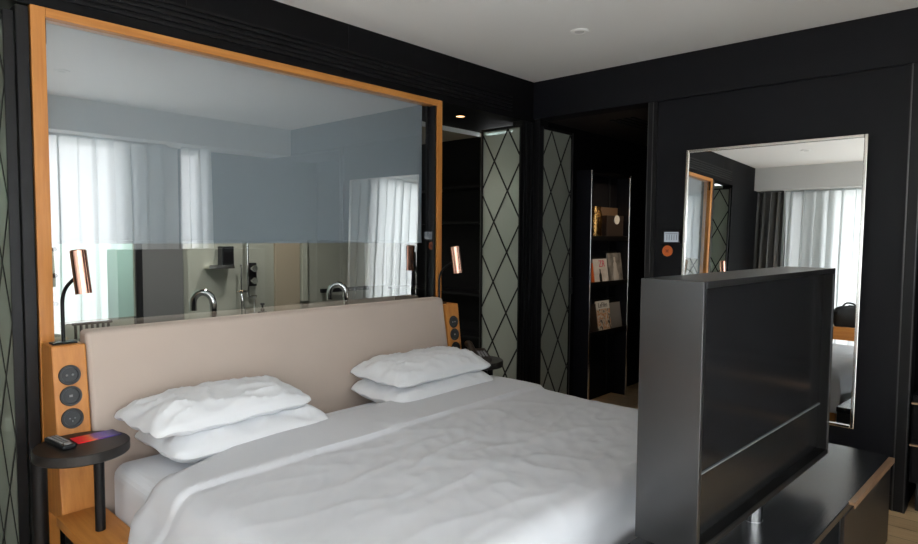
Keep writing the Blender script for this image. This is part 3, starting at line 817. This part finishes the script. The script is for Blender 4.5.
downlight('added lamp behind the mint glass to brighten it', 1.45, 4.93, 2.46, 110, (1, .97, .92), M['addedlamp'])  # added backlight that makes the mint sheet look brighter
downlight('warm hallway downlight above the magazine rack', 5.15, 2.12, 2.43, 20, (1, .74, .48), M['lampwarm'], .04, .95, (R(42), 0, 0))

# ------------------------------------------------------------------ bathroom fittings seen through the clear band of glass
v = thing('vanity_counter', 'grey bathroom vanity counter behind the headboard', 'counter', (2.2, 3.43, 0))
MB().box(-1.1, 1.1, -.26, .26, .90, .94).build('counter_top', M['tile'], v, .004)
MB().box(-1.05, 1.05, -.22, .24, 0, .90).build('counter_cabinet', M['greydoor'], v)
def faucet(label, x, y):
    o = thing('faucet', label, 'faucet', (x, y, .94), R(-40), 'arched chrome faucets')
    pts = [(.055, 0, 0), (.055, 0, .13)] + [(.055 * math.cos(a), 0, .165 + .065 * math.sin(a)) for a in [PI * k / 10 for k in range(11)]] + [(-.055, 0, .125)]
    MB().tube(pts, .020, 16).build('spout', M['chrome'], o)
    m = MB(); m.cyl((.055, 0, 0), (.055, 0, .012), .028); m.build('base_ring', M['chrome'], o)
    MB().cyl((.055, -.02, .06), (.055, -.055, .06), .012).build('handle', M['chrome'], o)
faucet('arched chrome faucet nearest the grey door', 1.645, 3.50)
faucet('arched chrome faucet in front of the reflected curtain', 2.585, 3.50)
sb = thing('soap_bottle', 'small dark soap pump bottle on the vanity', 'bottle', (2.02, 3.50, .94))
MB().lathe([(0, 0), (.03, 0), (.032, .01), (.032, .075), (.026, .088), (0, .09)], 24).build('bottle_body', M['plastic'], sb)
MB().lathe([(0, .088), (.012, .088), (.012, .105), (.006, .108), (.006, .128), (.013, .130), (.013, .14), (0, .142)], 20).build('pump', M['plastic'], sb)

pn = thing('frosted_panel', 'mint frosted glass panel in the bathroom behind the copper lamp', 'glass panel', (1.435, 4.6, .93))
MB().box(-.235, .235, -.006, .006, 0, 1.40).build('glass_sheet', M['mint'], pn)
for z in (.12, .30, .47): MB().cyl((-.24, -.012, z), (-.24, .012, z), .016, 16).build('hinge', M['plastic'], pn)
MB().box(.232, .240, -.012, .012, 0, 1.40).build('edge_strip', M['bathpale'], pn)
tr = thing('towel_rail', 'dark bathroom rail with upright bars under the mint panel', 'rail', (1.40, 4.58, 0))
for k in range(7): MB().cyl((-.10 + k * .033, 0, 0), (-.10 + k * .033, 0, .92), .009, 10).build('bar', M['plastic'], tr)
MB().cyl((-.12, 0, .91), (.12, 0, .91), .010, 12).build('cross_bar', M['plastic'], tr)
dd = bpy.data.objects.new('door_4', None); C.objects.link(dd); struct(dd, 'grey bathroom door with dark edge', 'door'); dd.location = (1.86, 4.62, 0)
MB().box(-.13, .155, -.02, .02, 0, 2.2).build('door_panel', M['greydoor'], dd)
MB().box(-.175, -.13, -.025, .025, 0, 2.2).build('door_edge', M['plastic'], dd)
MB().box(.155, .185, -.03, .03, 0, 2.2).build('door_post', M['bathpale'], dd)

sc = thing('shower_set', 'chrome shower rail with mixers on the bathroom wall', 'shower', (2.83, YB, 0))
MB().cyl((0, -.05, .95), (0, -.05, 2.2), .011, 14).build('riser_pipe', M['chrome'], sc)
MB().cyl((-.065, -.05, .72), (-.065, -.05, 1.24), .009, 14).build('slide_rail', M['chrome'], sc)
for z in (1.09, 1.20):
    MB().cyl((.06, 0, z), (.06, -.07, z), .030, 24).build('mixer_knob', M['chrome'], sc)
MB().box(.02, .10, -.03, 0, 1.04, 1.25).build('mixer_plate', M['blackmetal'], sc, .004)
MB().cyl((-.11, -.07, 1.0), (-.03, -.07, 1.0), .014, 16).build('hand_shower', M['chrome'], sc)
MB().cyl((.0, -.05, .95), (.08, -.05, .95), .014, 16).build('lower_mixer', M['chrome'], sc)
MB().tube([(-.065, -.06, .98), (-.04, -.09, .75), (.01, -.09, .62), (.05, -.07, .8), (.06, -.06, .94)], .006, 10, None, 5).build('hose', M['chrome'], sc)
sh = thing('shower_shelf', 'small chrome shelf on the bathroom wall', 'shelf', (2.55, YB, 1.21))
MB().box(-.10, .13, -.11, 0, 0, .02).build('shelf_plate', M['chromeb'], sh, .003)
MB().box(-.095, .125, -.105, -.1, .02, .034).build('shelf_lip', M['chromeb'], sh)
cd = thing('toiletry_holder', 'black toiletry holder standing on the chrome shower shelf', 'holder', (2.625, YB - .055, 1.23))
MB().box(-.055, .055, -.04, .04, 0, .17).build('holder_body', M['plastic'], cd, .006)
MB().box(-.04, .04, -.046, -.04, .03, .12).build('holder_label', M['blackmetal'], cd)
gb = thing('grab_bar', 'dark horizontal bar on the bathroom wall by the faucet', 'bar', (3.91, YB + .002, .955))
MB().box(-.30, .30, -.06, -.03, -.02, .02).build('bar', M['plastic'], gb, .004)
for x in (-.27, .24): MB().box(x, x + .03, -.03, 0, -.015, .015).build('bracket', M['plastic'], gb)
wc = thing('white_panel', 'white panel on the bathroom wall behind the reflected curtain', 'cabinet', (4.31, YB, .97))  # plain white upright panel, not an identified fitting
MB().box(-.12, .12, -.06, 0, 0, 1.2).build('cabinet_body', M['white'], wc, .004)
MB().box(-.115, .115, -.075, -.06, .01, 1.19).build('panel_front', M['white'], wc, .003)

# toilet seen dimly through the far left lattice glass
tl = thing('toilet', 'white wall hung toilet behind the far lattice glass', 'toilet', (.9, 4.36, 0), R(10))
MB().box(-.16, .16, .10, .20, 0, 1.0).build('cistern_wall', M['bathpale'], tl, .004)
m = MB(); m.lathe([(0, .12), (.10, .12), (.15, .2), (.18, .34), (.185, .40), (.15, .40), (.10, .3), (0, .26)], 32, Matrix.Translation((0, -.12, 0)) @ Matrix.Diagonal((1, 1.35, 1, 1)))
m.build('bowl', M['ceramic'], tl)
MB().lathe([(0, .41), (.185, .41), (.19, .42), (.185, .43), (0, .435)], 32, Matrix.Translation((0, -.12, 0)) @ Matrix.Diagonal((1, 1.35, 1, 1))).build('lid', M['ceramic'], tl)
MB().lathe([(0, 0), (.06, 0), (.06, .008), (0, .01)], 28, Matrix.Translation((0, .10, .70)) @ Matrix.Rotation(PI / 2, 4, 'X')).build('flush_plate', M['chromeb'], tl)

# ------------------------------------------------------------------ desk and bag by the side window (seen in the mirror)
dk = thing('window_desk', 'oak desk along the side window, seen in the mirror', 'desk', (-.42, 1.75, 0))
MB().box(-.18, .20, -.62, .75, .70, .735).build('desk_top', M['oaky'], dk, .003)
MB().box(.17, .20, -.60, .73, .585, .70).build('apron', M['oaky'], dk, .002)
for x in (-.15, .16):
    for y in (-.57, .70): MB().box(x - .02, x + .02, y - .02, y + .02, 0, .70).build('leg', M['oak'], dk, .002)
bg = thing('bag', 'black soft bag lying on the desk by the window', 'bag', (-.36, 1.76, .735))
def bagfn(u, v):
    a = u * 2 * PI; b = (v - .5) * PI
    r = 1 + .14 * noise.noise(V((math.cos(a) * 1.5, math.sin(a) * 1.5, v * 3)))
    z = math.sin(b); z = max(z, -.75)
    return (.09 * r * math.cos(a) * math.cos(b) ** .6, .16 * r * math.sin(a) * math.cos(b) ** .6, .105 + .14 * r * z)
m = MB(); m.grid(bagfn, 40, 20); bmesh.ops.remove_doubles(m.bm, verts=m.bm.verts[:], dist=.0008)
m.build('bag_body', M['bag'], bg)
MB().tube([(.03, .10, .16), (.04, .17, .17), (.05, .22, .12), (.05, .235, .05)], .016, 10, None, 6).build('strap', M['bag'], bg)
MB().tube([(.0, -.09, .21), (.0, -.06, .27), (.0, .02, .28), (.0, .07, .22)], .010, 10, None, 6).build('handle', M['bag'], bg)

# ------------------------------------------------------------------ daylight
wd = bpy.data.worlds.new('sky'); bpy.context.scene.world = wd; wd.use_nodes = True
nt = wd.node_tree; nt.nodes.clear()
out = nt.nodes.new('ShaderNodeOutputWorld'); bgn = nt.nodes.new('ShaderNodeBackground')
tc = nt.nodes.new('ShaderNodeTexCoord'); sp = nt.nodes.new('ShaderNodeSeparateXYZ')
nt.links.new(tc.outputs['Generated'], sp.inputs[0])
r = nt.nodes.new('ShaderNodeValToRGB'); e = r.color_ramp.elements
mr = nt.nodes.new('ShaderNodeMapRange'); mr.inputs[1].default_value = -1; mr.inputs[2].default_value = 1
nt.links.new(sp.outputs[2], mr.inputs[0]); nt.links.new(mr.outputs[0], r.inputs[0])
e[0].position = 0; e[0].color = (1.5, 1.48, 1.45, 1); e[1].position = 1; e[1].color = (.84, .91, 1.0, 1)
for p, c in ((.47, (.80, .82, .83, 1)), (.52, (.95, .96, .98, 1)), (.7, (.93, .96, 1, 1))):
    q = e.new(p); q.color = c
nt.links.new(r.outputs[0], bgn.inputs[0]); 
a1 = nt.nodes.new('ShaderNodeMath'); a1.operation = 'MULTIPLY_ADD'; a1.inputs[1].default_value = -1.7; a1.inputs[2].default_value = 3.9
a2 = nt.nodes.new('ShaderNodeMath'); a2.operation = 'MULTIPLY_ADD'; a2.inputs[1].default_value = 1.9
nt.links.new(sp.outputs[1], a1.inputs[0]); nt.links.new(sp.outputs[0], a2.inputs[0]); nt.links.new(a1.outputs[0], a2.inputs[2])
nt.links.new(a2.outputs[0], bgn.inputs[1])
nt.links.new(bgn.outputs[0], out.inputs[0])
def portal(loc, rot, sx, sy):
    ld = bpy.data.lights.new('window_daylight', 'AREA'); ld.shape = 'RECTANGLE'; ld.size = sx; ld.size_y = sy; ld.cycles.is_portal = True
    o = bpy.data.objects.new('window_daylight', ld); C.objects.link(o); o.location = loc; o.rotation_euler = rot
portal((XW - .12, .55, 1.22), (0, -PI / 2, 0), 2.4, 3.2)
portal((XW - .12, 2.58, 1.22), (0, -PI / 2, 0), 2.4, .3)
portal((.65, YW - .12, 1.22), (PI / 2, 0, 0), 3.6, 2.4)
portal((3.12, YW - .12, 1.22), (PI / 2, 0, 0), .32, 2.4)

# ------------------------------------------------------------------ camera
cam = bpy.data.cameras.new('camera'); co = bpy.data.objects.new('camera', cam); C.objects.link(co)
yaw, pit, rol = [math.radians(a) for a in (47.44663, 3.23827, .44654)]
fw_ = V((math.sin(yaw) * math.cos(pit), math.cos(yaw) * math.cos(pit), -math.sin(pit)))
r0 = V((math.cos(yaw), -math.sin(yaw), 0)); u0 = r0.cross(fw_)
cr, sr = math.cos(rol), math.sin(rol)
r2 = cr * r0 + sr * u0; u2 = -sr * r0 + cr * u0
mx = Matrix((r2, u2, -fw_)).transposed().to_4x4(); mx.translation = (0, 0, 1.5)
co.matrix_world = mx
cam.sensor_width = 36; cam.lens = 626.936 * 36 / 918; cam.clip_start = .02
S = bpy.context.scene; S.camera = co
S.view_settings.view_transform = 'Standard'; S.view_settings.look = 'None'; S.view_settings.gamma = 1; S.view_settings.use_curve_mapping = False
S.view_settings.exposure = 0.75
S.cycles.max_bounces = 14; S.cycles.diffuse_bounces = 6; S.cycles.glossy_bounces = 6; S.cycles.transparent_max_bounces = 16; S.cycles.transmission_bounces = 8
S.cycles.sample_clamp_indirect = 8.0
S.cycles.use_denoising = True
